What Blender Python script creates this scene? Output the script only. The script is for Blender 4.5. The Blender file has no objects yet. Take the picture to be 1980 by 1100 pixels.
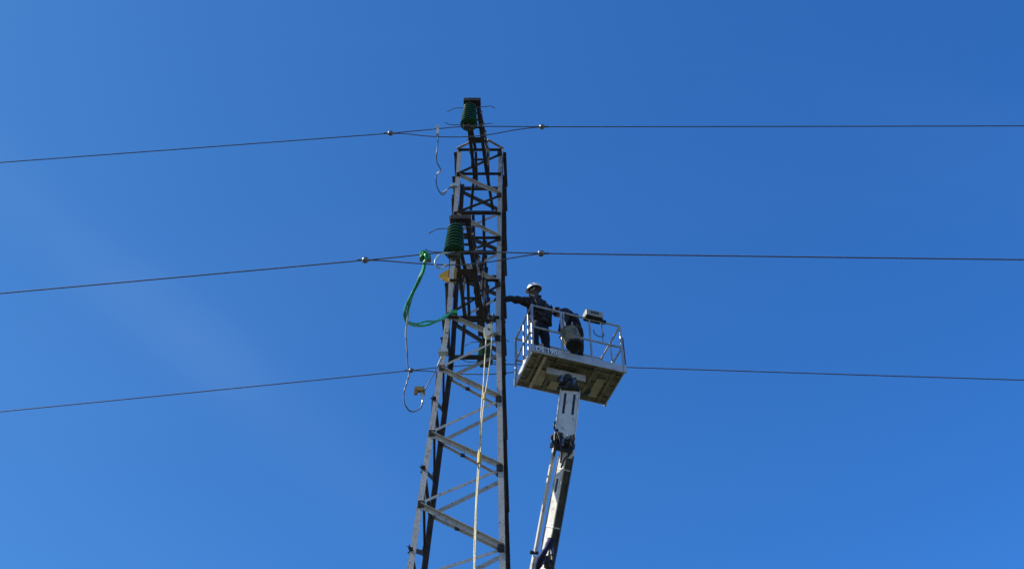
import bpy, bmesh, math, random
from mathutils import Vector, Matrix, noise
random.seed(7)
S = bpy.context.scene
C = S.collection
R = math.radians
# ---------------------------------------------------------------- camera, sky, sun
cam_d = bpy.data.cameras.new('camera'); cam = bpy.data.objects.new('camera', cam_d); C.objects.link(cam)
cam.location = (0, 0, 1.6); cam.rotation_euler = (R(90+47.3), 0, 0)
cam_d.lens = 36.36; cam_d.sensor_width = 36.0; cam_d.clip_end = 20000; cam_d.clip_start = .1
S.camera = cam
SUN = Vector((-.80, -.045, .77)).normalized()
w = bpy.data.worlds.new('World'); S.world = w; w.use_nodes = True
nt = w.node_tree; nt.nodes.clear()
def N(nt, t, **k):
    n = nt.nodes.new(t)
    for a, b in k.items(): setattr(n, a, b)
    return n
wo = N(nt, 'ShaderNodeOutputWorld'); bg = N(nt, 'ShaderNodeBackground'); bg.inputs[1].default_value = .13
sky = N(nt, 'ShaderNodeTexSky', sky_type='NISHITA', sun_disc=False)
sky.sun_elevation = math.asin(SUN.z); sky.sun_rotation = math.atan2(SUN.x, SUN.y)
sky.altitude = 400; sky.air_density = 1.0; sky.dust_density = .3; sky.ozone_density = 3.0
tint = N(nt, 'ShaderNodeMix', data_type='RGBA', blend_type='MULTIPLY'); tint.inputs[0].default_value = 1
tint.inputs[7].default_value = (.29, .75, 1.22, 1)
nt.links.new(sky.outputs[0], tint.inputs[6])
# deep blue overhead, paler and more neutral air towards the horizon, greyer towards the sun's side
tc0 = N(nt, 'ShaderNodeTexCoord'); sx = N(nt, 'ShaderNodeSeparateXYZ'); nt.links.new(tc0.outputs['Generated'], sx.inputs[0])
mz = N(nt, 'ShaderNodeMapRange', interpolation_type='SMOOTHSTEP'); mz.inputs[1].default_value = .05; mz.inputs[2].default_value = .42
mx_ = N(nt, 'ShaderNodeMapRange'); mx_.inputs[1].default_value = -.45; mx_.inputs[2].default_value = .45
nt.links.new(sx.outputs[2], mz.inputs[0]); nt.links.new(sx.outputs[0], mx_.inputs[0])
tA = N(nt, 'ShaderNodeMix', data_type='RGBA'); tA.inputs[6].default_value = (.285, .62, .90, 1); tA.inputs[7].default_value = (.255, .72, 1.24, 1)
tB = N(nt, 'ShaderNodeMix', data_type='RGBA'); tB.inputs[6].default_value = (1.0, .88, .84, 1)
nt.links.new(mx_.outputs[0], tA.inputs[0]); nt.links.new(tA.outputs[2], tB.inputs[7]); nt.links.new(mz.outputs[0], tB.inputs[0]); nt.links.new(tB.outputs[2], tint.inputs[7])
# a very thin veil of high cirrus, low on the left of the view
tc = N(nt, 'ShaderNodeTexCoord'); mp = N(nt, 'ShaderNodeMapping'); mp.inputs[2].default_value = (.5, .35, .8); mp.inputs[3].default_value = (1.2, 5.0, 1.6)
nz = N(nt, 'ShaderNodeTexNoise'); nz.inputs['Scale'].default_value = 1.4; nz.inputs['Detail'].default_value = 5; nz.inputs['Roughness'].default_value = .5
rp = N(nt, 'ShaderNodeMapRange'); rp.inputs[1].default_value = .47; rp.inputs[2].default_value = .8; rp.inputs[3].default_value = 0; rp.inputs[4].default_value = .05
cl = N(nt, 'ShaderNodeMix', data_type='RGBA', blend_type='MIX'); cl.inputs[7].default_value = (1.0, 1.9, 3.9, 1)
nt.links.new(tc.outputs['Generated'], mp.inputs[0]); nt.links.new(mp.outputs[0], nz.inputs[0]); nt.links.new(nz.outputs[0], rp.inputs[0])
dt = N(nt, 'ShaderNodeVectorMath', operation='DOT_PRODUCT'); dt.inputs[1].default_value = (-.6116, .4004, -.6823)
nt.links.new(tc.outputs['Generated'], dt.inputs[0]); ab = N(nt, 'ShaderNodeMath', operation='ABSOLUTE'); nt.links.new(dt.outputs['Value'], ab.inputs[0])
bm_ = N(nt, 'ShaderNodeMapRange', interpolation_type='SMOOTHSTEP'); bm_.inputs[1].default_value = .0; bm_.inputs[2].default_value = .055; bm_.inputs[3].default_value = 1; bm_.inputs[4].default_value = 0
nt.links.new(ab.outputs[0], bm_.inputs[0])
bx_ = N(nt, 'ShaderNodeMapRange', interpolation_type='SMOOTHSTEP'); bx_.inputs[1].default_value = -.30; bx_.inputs[2].default_value = .0; bx_.inputs[3].default_value = 1; bx_.inputs[4].default_value = 0
nt.links.new(sx.outputs[0], bx_.inputs[0])
m1 = N(nt, 'ShaderNodeMath', operation='MULTIPLY'); nt.links.new(bm_.outputs[0], m1.inputs[0]); nt.links.new(bx_.outputs[0], m1.inputs[1])
m3 = N(nt, 'ShaderNodeMath', operation='MULTIPLY'); nt.links.new(m1.outputs[0], m3.inputs[0]); nt.links.new(nz.outputs[0], m3.inputs[1])
m4 = N(nt, 'ShaderNodeMath', operation='MULTIPLY_ADD'); m4.inputs[1].default_value = .24; nt.links.new(m3.outputs[0], m4.inputs[0]); nt.links.new(rp.outputs[0], m4.inputs[2])
nt.links.new(m4.outputs[0], cl.inputs[0]); nt.links.new(tint.outputs[2], cl.inputs[6])
nt.links.new(cl.outputs[2], bg.inputs[0]); nt.links.new(bg.outputs[0], wo.inputs[0])
sl = bpy.data.lights.new('sun', 'SUN'); sl.energy = 5.0; sl.angle = R(.5); sl.color = (1, .95, .86)
so = bpy.data.objects.new('sun', sl); C.objects.link(so); so.rotation_euler = SUN.to_track_quat('Z', 'Y').to_euler()
S.view_settings.view_transform = 'Standard'; S.view_settings.look = 'None'; S.view_settings.exposure = .5; S.view_settings.gamma = 1
# ---------------------------------------------------------------- materials
def mat(name, c1, c2=None, rough=.6, metal=0., scale=6., spots=None, bump=.0, bscale=40., spec=.5, lo=.42, hi=.62, trans=0.):
    m = bpy.data.materials.new(name); m.use_nodes = True; t = m.node_tree; b = t.nodes['Principled BSDF']
    b.inputs['Roughness'].default_value = rough; b.inputs['Metallic'].default_value = metal
    b.inputs['Specular IOR Level'].default_value = spec; b.inputs['Transmission Weight'].default_value = trans
    co = N(t, 'ShaderNodeTexCoord')
    n = N(t, 'ShaderNodeTexNoise'); n.inputs['Scale'].default_value = scale; n.inputs['Detail'].default_value = 6
    t.links.new(co.outputs['Object'], n.inputs[0])
    mr = N(t, 'ShaderNodeMapRange'); mr.inputs[1].default_value = lo; mr.inputs[2].default_value = hi
    t.links.new(n.outputs[0], mr.inputs[0])
    mx = N(t, 'ShaderNodeMix', data_type='RGBA'); mx.inputs[6].default_value = (*c1, 1); mx.inputs[7].default_value = (*(c2 or [x*.75 for x in c1]), 1)
    t.links.new(mr.outputs[0], mx.inputs[0]); last = mx.outputs[2]
    if spots:
        n2 = N(t, 'ShaderNodeTexNoise'); n2.inputs['Scale'].default_value = scale*2.3; n2.inputs['Detail'].default_value = 8; n2.inputs['Distortion'].default_value = .6
        t.links.new(co.outputs['Object'], n2.inputs[0])
        r2 = N(t, 'ShaderNodeMapRange'); r2.inputs[1].default_value = .58; r2.inputs[2].default_value = .66
        t.links.new(n2.outputs[0], r2.inputs[0])
        m2 = N(t, 'ShaderNodeMix', data_type='RGBA'); m2.inputs[7].default_value = (*spots, 1)
        t.links.new(r2.outputs[0], m2.inputs[0]); t.links.new(last, m2.inputs[6]); last = m2.outputs[2]
    t.links.new(last, b.inputs['Base Color'])
    if bump:
        n3 = N(t, 'ShaderNodeTexNoise'); n3.inputs['Scale'].default_value = bscale
        t.links.new(co.outputs['Object'], n3.inputs[0])
        bp_ = N(t, 'ShaderNodeBump'); bp_.inputs['Strength'].default_value = bump; bp_.inputs['Distance'].default_value = .01
        t.links.new(n3.outputs[0], bp_.inputs['Height']); t.links.new(bp_.outputs[0], b.inputs['Normal'])
    return m
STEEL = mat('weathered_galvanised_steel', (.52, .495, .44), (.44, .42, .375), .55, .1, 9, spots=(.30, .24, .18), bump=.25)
STEEL2 = mat('shaded_galvanised_steel', (.075, .068, .066), (.045, .042, .042), .75, .0, 6, spots=(.07, .045, .03), bump=.2, spec=.2)  # same tower steel with shade put into its colour, for undersides and shaded members
GLASS = mat('green_insulator_glass', (.014, .15, .075), (.008, .11, .055), .3, 0, 4, spec=.3, trans=.3)
CAPM = mat('insulator_cap_iron', (.10, .09, .08), (.05, .05, .05), .6, .4, 20)
WIRE = mat('aluminium_wire', (.16, .165, .19), (.09, .095, .12), .5, .5, 30)
BALLM = mat('cast_aluminium', (.22, .22, .24), (.10, .10, .12), .3, .5, 20)
RAIL = mat('aluminium_rail', (.50, .52, .53), (.34, .36, .38), .4, .35, 9, bump=.1)
TOE = mat('aluminium_sheet', (.55, .56, .54), (.42, .44, .44), .45, .25, 5)
UNDER = mat('dirty_floor_underside', (.29, .285, .20), (.13, .135, .095), .8, 0, 5, spots=(.22, .15, .10), bump=.3)
PAINT = mat('white_boom_paint', (.74, .71, .64), (.62, .60, .54), .35, 0, 4, spots=(.42, .40, .34))
PAINT2 = mat('worn_boom_paint', (.80, .78, .70), (.68, .66, .58), .4, 0, 5, spots=(.45, .42, .34))
DARK = mat('black_rubber', (.018, .018, .022), (.01, .01, .012), .6, 0, 10)
GREASE = mat('greasy_steel', (.07, .065, .06), (.03, .03, .03), .5, .4, 14)
BLUE = mat('dark_blue_sleeve', (.006, .012, .075), (.003, .006, .04), .8, 0, 10, bump=.6, bscale=25)
GREEN = mat('green_cable_sheath', (.03, .42, .24), (.012, .24, .13), .4, 0, 18)
GREENP = mat('green_clamp_plastic', (.05, .45, .09), (.02, .25, .05), .35, 0, 14)
CLEAR = mat('pale_cable_sheath', (.55, .62, .62), (.34, .42, .48), .3, 0, 14)
CABLE = mat('blue_grey_cable_sheath', (.12, .17, .25), (.07, .10, .17), .4, 0, 14)
YEL = mat('yellow_sign_paint', (.70, .42, .015), (.55, .30, .015), .6, 0, 9, spots=(.2, .13, .03))
YEL2 = mat('brass_yellow_clamp', (.40, .27, .06), (.20, .12, .04), .5, .2, 25)
ROPE = mat('cream_rope', (.72, .65, .42), (.56, .49, .29), .8, 0, 20, bump=.5, bscale=80)
ROPET = mat('yellow_tape', (.60, .42, .08), (.5, .34, .05), .6, 0, 20)
PULL = mat('cream_pulley_shell', (.72, .68, .52), (.55, .50, .38), .4, 0, 14)
CLOTH = mat('dark_work_cloth', (.028, .020, .026), (.012, .011, .016), .9, 0, 9, spots=(.085, .062, .065), bump=.6, bscale=18)
CLOTH2 = mat('navy_work_trousers', (.012, .013, .028), (.007, .007, .015), .9, 0, 12, bump=.6, bscale=18)
HARN = mat('grey_harness_webbing', (.10, .10, .095), (.05, .05, .05), .8, 0, 20)
SKIN = mat('skin', (.42, .25, .17), (.36, .20, .14), .55, 0, 10)
HAIR = mat('dark_hair', (.02, .014, .01), None, .8, 0, 20)
GAITER = mat('olive_neck_gaiter', (.085, .085, .065), (.05, .05, .04), .9, 0, 14, bump=.5, bscale=30)
HELM = mat('white_helmet_plastic', (.86, .85, .82), (.80, .79, .76), .3, 0, 4)
GLOVE = mat('dark_glove_leather', (.03, .022, .02), (.015, .012, .012), .7, 0, 14)
BOOT = mat('black_boot_leather', (.02, .018, .016), None, .5, 0, 14)
CANVAS = mat('khaki_canvas', (.24, .22, .155), (.11, .10, .075), .9, 0, 9, spots=(.12, .11, .08), bump=.5, bscale=30)
BAGBOT = mat('black_bag_base', (.012, .012, .015), None, .7, 0, 9)
BOXM = mat('grey_green_box_plastic', (.36, .38, .32), (.28, .30, .26), .5, 0, 7)
REDM = mat('red_stripe_paint', (.16, .03, .03), None, .5, 0, 9)
WHITEL = mat('white_lettering', (.85, .87, .88), (.75, .78, .8), .5, 0, 9)
GRASS = mat('dry_grass', (.030, .034, .016), (.045, .040, .022), .95, 0, .5, bump=.4)
# ---------------------------------------------------------------- mesh helpers
class MB:
    def __init__(s): s.v = []; s.f = []
    def add(s, vs, fs):
        o = len(s.v); s.v += [tuple(v) for v in vs]; s.f += [tuple(i+o for i in f) for f in fs]; return s
    def hexa(s, a):      # 8 points: bottom loop 0-3, top loop 4-7
        return s.add(a, [(3,2,1,0),(4,5,6,7),(0,1,5,4),(1,2,6,5),(2,3,7,6),(3,0,4,7)])
    def box(s, c, d, ex=Vector((1,0,0)), ey=Vector((0,1,0)), ez=Vector((0,0,1))):
        c = Vector(c); x, y, z = ex*d[0]/2, ey*d[1]/2, ez*d[2]/2
        return s.hexa([c-x-y-z, c+x-y-z, c+x+y-z, c-x+y-z, c-x-y+z, c+x-y+z, c+x+y+z, c-x+y+z])
    def slab(s, p0, p1, a, b, wa, wb):   # bar from p0 to p1, section spanned by vectors a (0..wa) and b (0..wb)
        p0, p1 = Vector(p0), Vector(p1); A, B = a*wa, b*wb
        q = [Vector(), A, A+B, B]
        return s.hexa([p0+x for x in q]+[p1+x for x in q])
    def angle(s, p0, p1, wd, t, n, out=True, top=True, leglen=None):
        p0, p1, n = Vector(p0), Vector(p1), Vector(n).normalized()
        d = (p1-p0).normalized(); n = (n-d*n.dot(d)).normalized(); sd = d.cross(n).normalized()
        if sd.z < 0: sd = -sd
        a = p0-sd*wd/2; b = p1-sd*wd/2
        s.slab(a, b, sd, n, wd, t)
        e = sd*(wd-t) if top else Vector()
        l = leglen or wd
        if out: s.slab(a+e+n*(t+.0004), b+e+n*(t+.0004), sd, n, t, l)
        else: s.slab(a+e-n*.0004, b+e-n*.0004, sd, -n, t, l)
        return s
    def tube(s, pts, r, seg=8, cap=True):
        pts = [Vector(p) for p in pts]; n = len(pts); rr = r if isinstance(r, (list, tuple)) else [r]*n
        up = Vector((0, 0, 1)); d0 = (pts[1]-pts[0]).normalized()
        if abs(d0.dot(up)) > .95: up = Vector((0, 1, 0))
        x = d0.cross(up).normalized(); o = len(s.v); vs = []; fs = []
        for i, p in enumerate(pts):
            d = (pts[min(i+1, n-1)]-pts[max(i-1, 0)]).normalized()
            x = (x-d*x.dot(d)).normalized(); y = d.cross(x)
            for k in range(seg):
                a = 2*math.pi*k/seg; vs.append(p+(x*math.cos(a)+y*math.sin(a))*rr[i])
        for i in range(n-1):
            for k in range(seg):
                k2 = (k+1) % seg; fs.append((i*seg+k, i*seg+k2, (i+1)*seg+k2, (i+1)*seg+k))
        if cap: fs.append(tuple(range(seg))[::-1]); fs.append(tuple((n-1)*seg+k for k in range(seg)))
        return s.add(vs, fs)
    def lathe(s, prof, c=(0,0,0), seg=20, ax=Vector((0,0,1))):
        c = Vector(c); ax = Vector(ax).normalized(); x = ax.orthogonal().normalized(); y = ax.cross(x); vs = []; fs = []
        for r, h in prof:
            for k in range(seg):
                a = 2*math.pi*k/seg; vs.append(c+ax*h+(x*math.cos(a)+y*math.sin(a))*r)
        for i in range(len(prof)-1):
            for k in range(seg):
                k2 = (k+1) % seg; fs.append((i*seg+k, i*seg+k2, (i+1)*seg+k2, (i+1)*seg+k))
        fs.append(tuple(range(seg))[::-1]); fs.append(tuple((len(prof)-1)*seg+k for k in range(seg)))
        return s.add(vs, fs)
    def ball(s, c, r, seg=14, sc=(1,1,1)):
        pr = [(max(r*math.sin(math.pi*i/9), 1e-4), -r*math.cos(math.pi*i/9)) for i in range(10)]
        o = len(s.v); s.lathe(pr, (0,0,0), seg)
        for i in range(o, len(s.v)): v = s.v[i]; s.v[i] = (v[0]*sc[0]+c[0], v[1]*sc[1]+c[1], v[2]*sc[2]+c[2])
        return s
    def islands(s):
        p = list(range(len(s.v)))
        def fd(i):
            while p[i] != i: p[i] = p[p[i]]; i = p[i]
            return i
        for f in s.f:
            for j in f[1:]: p[fd(j)] = fd(f[0])
        gr = {}
        for f in s.f: gr.setdefault(fd(f[0]), []).append(f)
        out = []
        for fs in gr.values():
            idx = {}; m = MB()
            for f in fs:
                for j in f:
                    if j not in idx: idx[j] = len(m.v); m.v.append(s.v[j])
                m.f.append(tuple(idx[j] for j in f))
            out.append(m)
        return out
    def build(s, name, m, parent=None, bevel=0., smooth=False):
        me = bpy.data.meshes.new(name); me.from_pydata(s.v, [], s.f); me.update()
        bm = bmesh.new(); bm.from_mesh(me); bmesh.ops.recalc_face_normals(bm, faces=bm.faces[:]); bm.to_mesh(me); bm.free()
        return link(name, me, m, parent, bevel, smooth)
def link(name, me, m, parent=None, bevel=0., smooth=False):
    me.materials.append(m)
    if smooth:
        for p in me.polygons: p.use_smooth = True
        try: me.set_sharp_from_angle(angle=R(45))
        except Exception: pass
    o = bpy.data.objects.new(name, me); C.objects.link(o)
    if parent:
        o.parent = parent; o.matrix_parent_inverse = base_of(parent).inverted()
    if bevel:
        b = o.modifiers.new('bevel', 'BEVEL'); b.width = bevel; b.segments = 2; b.limit_method = 'ANGLE'
    return o
def base_of(o):
    m = Matrix.Identity(4)
    while o:
        if o.type == 'EMPTY': return Matrix.Translation(o.location)
        o = o.parent
    return m
def each(name, mb, m, parent, **k):      # every separate piece becomes a part of its own
    return [q.build(name, m, parent, **k) for q in mb.islands()]
def sub_each(name, mb, m, parent, **k):
    for q in mb.islands(): sub(name, q, m, parent, **k)
def sub(name, mb, m, parent, **k):       # sub-part: its parent is a mesh at the thing's origin
    o = mb.build(name, m, None, **k); o.parent = parent; return o
def tag(o, label=None, cat=None, group=None, kind=None):
    for a, b in (('label', label), ('category', cat), ('group', group), ('kind', kind)):
        if b: o[a] = b
    return o
def thing(name, loc, label, cat, group=None):
    o = bpy.data.objects.new(name, None); C.objects.link(o); o.location = loc; o.empty_display_size = .2
    return tag(o, label, cat, group)
def smooth_path(pts, n=6):
    P = [Vector(p) for p in pts]; out = []
    for i in range(len(P)-1):
        a, b, c, d = P[max(i-1, 0)], P[i], P[i+1], P[min(i+2, len(P)-1)]
        for k in range(n):
            t = k/n; out.append(.5*((2*b)+(c-a)*t+(2*a-5*b+4*c-d)*t*t+(3*b-a-3*c+d)*t**3))
    out.append(P[-1]); return out
V = Vector
# ---------------------------------------------------------------- ground
g = MB(); G = 60; L = 6000
for i in range(G+1):
    for j in range(G+1):
        x = (i/G*2-1); y = (j/G*2-1); x = math.copysign(abs(x)**2.2, x)*L; y = math.copysign(abs(y)**2.2, y)*L
        g.v.append((x, y, .15*noise.noise(V((x*.05, y*.05, 0)))-.1))
for i in range(G):
    for j in range(G):
        a = i*(G+1)+j; g.f.append((a, a+G+1, a+G+2, a+1))
tag(g.build('ground', GRASS, smooth=True), kind='structure')
# ---------------------------------------------------------------- lattice tower
ZK = 14.87
def cxz(z): return -.69 if z >= ZK else -.69-.0175*(ZK-z)
def hz(z): return .485 if z >= ZK else .485+.0394*(ZK-z)
CYT = 13.485
SG = [(-1, -1), (1, -1), (1, 1), (-1, 1)]           # front-left, front-right, back-right, back-left
def cor(k, z): k %= 4; h = hz(z); return V((cxz(z)+SG[k][0]*h+(.03 if k > 1 else 0), CYT+SG[k][1]*h, z))
FN = [V((0,-1,0)), V((1,0,0)), V((0,1,0)), V((-1,0,0))]
T = thing('lattice_tower', (-.95, CYT, 0), 'tall grey galvanised steel lattice pylon with three short crossarms, standing left of the lift basket', 'pylon')
for k in range(4):
    sx, sy = SG[k]; m = MB(); lv = [20.02, ZK, 9.4, 0]
    for i in range(3):
        a, b = cor(k, lv[i]), cor(k, lv[i+1]); W = .088; t = .010
        X = V((-sx, 0, 0)); Y = V((0, -sy, 0))
        m.slab(a, b, X, Y, W, t)
        m.slab(a+Y*(t+.0005), b+Y*(t+.0005), X, Y, t, W-t)
        if i:                                            # splice plates on the outer faces
            c = a+(b-a)*.02; e = a-(b-a).normalized()*-.45
            m.slab(c-Y*.011+X*.008, e-Y*.011+X*.008, X, Y, .07, .010)
            m.slab(c-X*.012+Y*.008, e-X*.012+Y*.008, Y, X, .07, .010)
    m.build('leg', STEEL if k < 2 else STEEL2, T)  # back legs take the steel with painted-in shade
AZ = [19.07, 17.76, 16.41, 14.87] + [13.535, 12.078, 10.689, 9.385]
BZ = [19.82, 18.37, 17.00, 15.69] + [14.260, 12.817, 11.375, 9.914]
low = [8.75, 8.05, 7.3, 6.55, 5.75, 4.95, 4.1, 3.25, 2.3, 1.3, .3]
lowmb = MB()
def face_bar(k, za, zb, mb, up_body, a_to_b):
    k2 = (k+1) % 4; n = FN[k]
    if a_to_b: p, q = cor(k, za), cor(k2, zb)
    else: p, q = cor(k2, za), cor(k, zb)
    d = (q-p).normalized(); p = p+d*.045+n*.0015; q = q-d*.045+n*.0015
    if up_body: mb.angle(p, q, .055, .007, n, out=True, top=a_to_b)
    elif a_to_b: mb.angle(p, q, .075, .007, n, out=True, top=True, leglen=.05)
    else:
        mb.angle(p, q, .045 if k != 2 else .036, .006, n, out=False, top=True, leglen=.03)
        if k == 2 and mb is not lowmb:
            for t in (.36, .93):
                c = p+(q-p)*t; bmb = MB(); bmb.box(c-n*.02+V((0,0,.0)), (.075 if t > .5 else .05, .03, .05), d, n.cross(d), n) if False else bmb.box(c-n*.025, (.07, .05, .045)); bmb.build('step_bracket', STEEL2, T)
seqs = sorted([(z, 'A') for z in AZ]+[(z, 'B') for z in BZ], reverse=True)
for k in range(4):
    for i in range(len(seqs)-1):
        (z0, t0), (z1, t1) = seqs[i], seqs[i+1]
        mb = MB(); face_bar(k, z0, z1, mb, z1 > ZK-.1, t0 == 'A')
        mb.build('diagonal_brace', STEEL if k in (0, 2) and not (z1 > ZK-.1 and t0 == 'B') else STEEL2, T)  # side faces and upper rising braces get the shade-darkened steel
    last = seqs[-1]; zs = [last[0]]+low; tt = 'A' if last[1] == 'A' else 'B'
    for i in range(len(zs)-1):
        face_bar(k, zs[i], zs[i+1], lowmb, False, (tt == 'A') == (i % 2 == 0))
    # gusset plates and bolts at the nodes of every face
    for z, t in seqs:
        gm = MB()
        kk = k if t == 'A' else (k+1) % 4; c = cor(kk, z); other = cor(k+1 if t == 'A' else k, z)
        dr = (other-c).normalized(); n = FN[k]
        gm.box(c+dr*.06+n*.0115, (.10, .012, .13) if abs(dr.x) > .5 else (.012, .10, .13))
        for bz in (-.035, .035): gm.lathe([(.013, 0), (.013, .018)], c+dr*.045+n*.018+V((0,0,bz)), 6, n)
        gm.build('gusset_plate', STEEL2, T)
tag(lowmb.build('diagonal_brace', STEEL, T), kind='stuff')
def ring(z, wdt=.06, faces=(0,1,2,3), name='horizontal_brace', dz=0):
    for k in faces:
        n = FN[k]; p, q = cor(k, z), cor(k+1, z); d = (q-p).normalized()
        m = MB(); m.angle(p+d*.02+n*.011, q-d*.02+n*.011, wdt, .008, n, out=True, top=False)
        m.build(name, STEEL2, T)  # dark undersides of the rings come from the shaded steel colour
for z in (19.93, 19.07, 17.76, 17.0, 15.78, 14.80): ring(z)
# small step bars and splice blocks on the outer edge of the right legs, left-face struts
for z in (12.817, 11.375, 9.896):
    p = cor(0, z); q = cor(3, z); m = MB(); m.angle(p-V((.004,.10,0)), q+V((-.004,-.05,0)), .05, .006, V((-1,0,0)), out=False, top=False)
    m.build('horizontal_brace', STEEL2, T)
for z in (19.6, 19.25, 18.5, 18.2, 17.5, 17.2, 16.6, 15.9, 15.5, 15.1, 14.2, 13.5, 12.034, 10.623):
    c = cor(2, z) if z < 19 else cor(1, z); sb = MB(); sb.box(c+V((.012, -.03, 0)), (.018, .09, .24 if z > 13 else .17)); sb.build('splice_plate', STEEL2, T)
for z in (19.0, 18.6, 17.9, 16.1, 15.2, 13.9, 13.3, 12.7):
    c = cor(0, z); sb = MB(); sb.box(c+V((-.010, .05, 0)), (.016, .07, .30)); sb.build('splice_plate', STEEL2, T)
# ---- crossarms: two lower chords through the body, two upper chords to the ring above
def crossarm(zl, zu, tip, front, back, near, upx, tipw=.14):
    """tip (x,y), front/back: (xl, xr) at the body's front/back face; near: arm on the camera side"""
    zl += .006; yf, yb = 13.0-.012, 13.97+.012
    tx, ty = tip; s = 1 if near else -1
    pl = MB(); pl.box((tx, ty, zl+.03), (tipw*2+.04, .16, .10)); pl.box((tx, ty, zl-.045), (.05, .05, .08))
    pl.lathe([(.03, -.08), (.03, .08)], (tx, ty, zl-.07), 10, V((1,0,0)))
    arm = pl.build('crossarm', STEEL2, T, bevel=.006)
    for sgn, fx, bx, ux in ((-1, front[0], back[0], upx[0]), (1, front[1], back[1], upx[1])):
        root = V((fx, yf, zl)) if near else V((bx, yb, zl))
        far = V((bx, yb-.05, zl)) if near else V((fx, yf+.05, zl))
        tp = V((tx+sgn*(tipw-.01), ty+.06*s, zl))
        n = V((sgn, 0, 0))
        m = MB(); m.angle(tp, root, .06, .008, n, out=False, top=False); sub('chord', m, STEEL2, arm)
        m = MB(); m.angle(root, far, .05, .007, n, out=False, top=False); sub('chord', m, STEEL2, arm)
        rt = V((ux, yf if near else yb, zu)); rf_ = V((ux, yb-.05 if near else yf+.05, zu))
        m = MB(); m.angle(rt, rf_, .05, .007, n, out=False, top=False); sub('chord', m, STEEL2, arm)
        m = MB(); m.angle(tp+V((0,0,.09)), rt, .05, .007, n, out=False, top=True); sub('chord', m, STEEL2, arm)
        q = 5                                   # side lacing
        for i in range(q):
            m = MB()
            a = tp+(root-tp)*(i+.6)/(q+.2); b = (tp+V((0,0,.09)))+(rt-tp-V((0,0,.09)))*(i+(1.1 if i % 2 else .9))/(q+.2)
            m.angle(a, b, .03, .005, n, out=True, top=True); sub('lacing', m, STEEL2, arm)
    f0, f1 = ((front[0], front[1]) if near else (back[0], back[1])); yr = yf if near else yb
    for i, t in enumerate((.22, .5, .78)):
        y = ty+(yr-ty)*t; xl = tx-tipw+(f0-tx+tipw)*t; xr = tx+tipw+(f1-tx-tipw)*t
        m = MB(); m.box(((xl+xr)/2, y, zl-.012 if i != 1 else zl-.016), (xr-xl, .05 if i != 1 else .14, .01)); sub('crosspiece', m, STEEL2, arm)
        m = MB(); m.box(((xl+xr)/2, y+.02, zl+.1+(zu-zl-.1)*t), (xr-xl, .04, .01)); sub('crosspiece', m, STEEL2, arm)
    return arm
A1 = crossarm(19.07, 19.90, (-.79, 11.25), ((-0.812, 13.000, 19.073)[0], (-0.498, 13.000, 19.073)[0]), ((-0.907, 13.970, 19.183)[0], (-0.392, 13.970, 19.183)[0]), True, (-.80, -.50), .15)
A2 = crossarm(14.80, 15.75, (-.845, 10.78), ((-0.863, 13.000, 14.867)[0], (-0.501, 13.000, 14.867)[0]), ((-0.947, 13.970, 15.001)[0], (-0.483, 13.970, 15.001)[0]), True, (-.84, -.50), .15)
A3 = crossarm(17.00, 17.80, (-.57, 15.62), ((-0.855, 13.000, 16.994)[0], (-0.493, 13.000, 16.994)[0]), ((-0.771, 13.970, 17.077)[0], (-0.605, 13.970, 17.077)[0]), False, (-.80, -.55), .13)
for x0, k in ((-.80, 0), (-.52, 1)):                 # stays from the top arm to the tower head
    m = MB(); m.angle(V((x0+(.04 if k == 0 else -.02), 12.72, 19.93)), cor(k, 19.96)+V((0, -.012, .02)), .045, .006, V((0, -1, 0)), out=True, top=False)
    sub('stay', m, STEEL, A1)
# ---------------------------------------------------------------- insulator strings (built at the origin, hanging down, then placed)
def insulator(loc, label, n=8, horn=1.):
    t = thing('insulator_string', loc, label, 'insulator', 'green glass insulator strings hanging from the crossarms')
    def ob(nm, mb, m, par=None, **k):
        o = mb.build(nm, m, None, **k); o.parent = par or t; return o
    hk = MB(); hk.tube([(0,0,.02), (0,0,-.08)], .012); hk.ball((0,0,-.07), .03, 8); ob('hook', hk, CAPM)
    z = -.09
    for i in range(n):
        r = .130+.0055*i
        d = MB(); d.lathe([(.035, 0), (.07, -.012), (r*.9, -.036), (r, -.058), (r*.97, -.070), (r*.8, -.056), (r*.62, -.078), (r*.5, -.058), (r*.35, -.078), (.02, -.060)], (0,0,z), 24)
        dd = ob('glass_disc', d, GLASS, smooth=True)
        c = MB(); c.lathe([(.03, .03), (.042, .02), (.045, -.004), (.03, -.01)], (0,0,z), 14); c.tube([(0,0,z-.05), (0,0,z-.08)], .012)
        o = c.build('metal_cap', CAPM, None, smooth=True); o.parent = dd
        z -= .077
    zb = z
    e = MB(); e.tube([(0,0,zb+.03), (0,0,zb-.05)], .03); ob('clevis', e, YEL2)
    e = MB(); e.lathe([(.05, -.10), (.05, .10)], (0,0,zb-.09), 10, V((1,0,0))); e.box((0,0,zb-.09), (.16, .06, .05))
    ob('suspension_clamp', e, CAPM, bevel=.006)
    # arcing horns: thin rods to both sides, ends bent
    h = MB()
    h.tube(smooth_path([(-.44*horn, .03, -.22), (-.36*horn, .02, -.17), (-.28*horn, 0, -.14), (0, 0, -.12), (.3*horn, 0, -.08), (.42*horn, 0, -.07), (.5*horn, .03, -.10)]), .0085, 6)
    ob('arcing_horn', h, WIRE)
    h = MB()
    h.tube(smooth_path([(-.46*horn, -.02, zb+.04), (-.36*horn, 0, zb), (-.2*horn, 0, zb-.01), (0, 0, zb-.02), (.24*horn, 0, zb), (.36*horn, 0, zb+.03), (.45*horn, .02, zb+.07)]), .0085, 6)
    ob('arcing_horn', h, WIRE)
    return t, zb-.09
i1, e1z = insulator((-.83, 11.22, 18.99), 'topmost green glass insulator string, hanging from the highest crossarm at the pylon tip')
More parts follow.
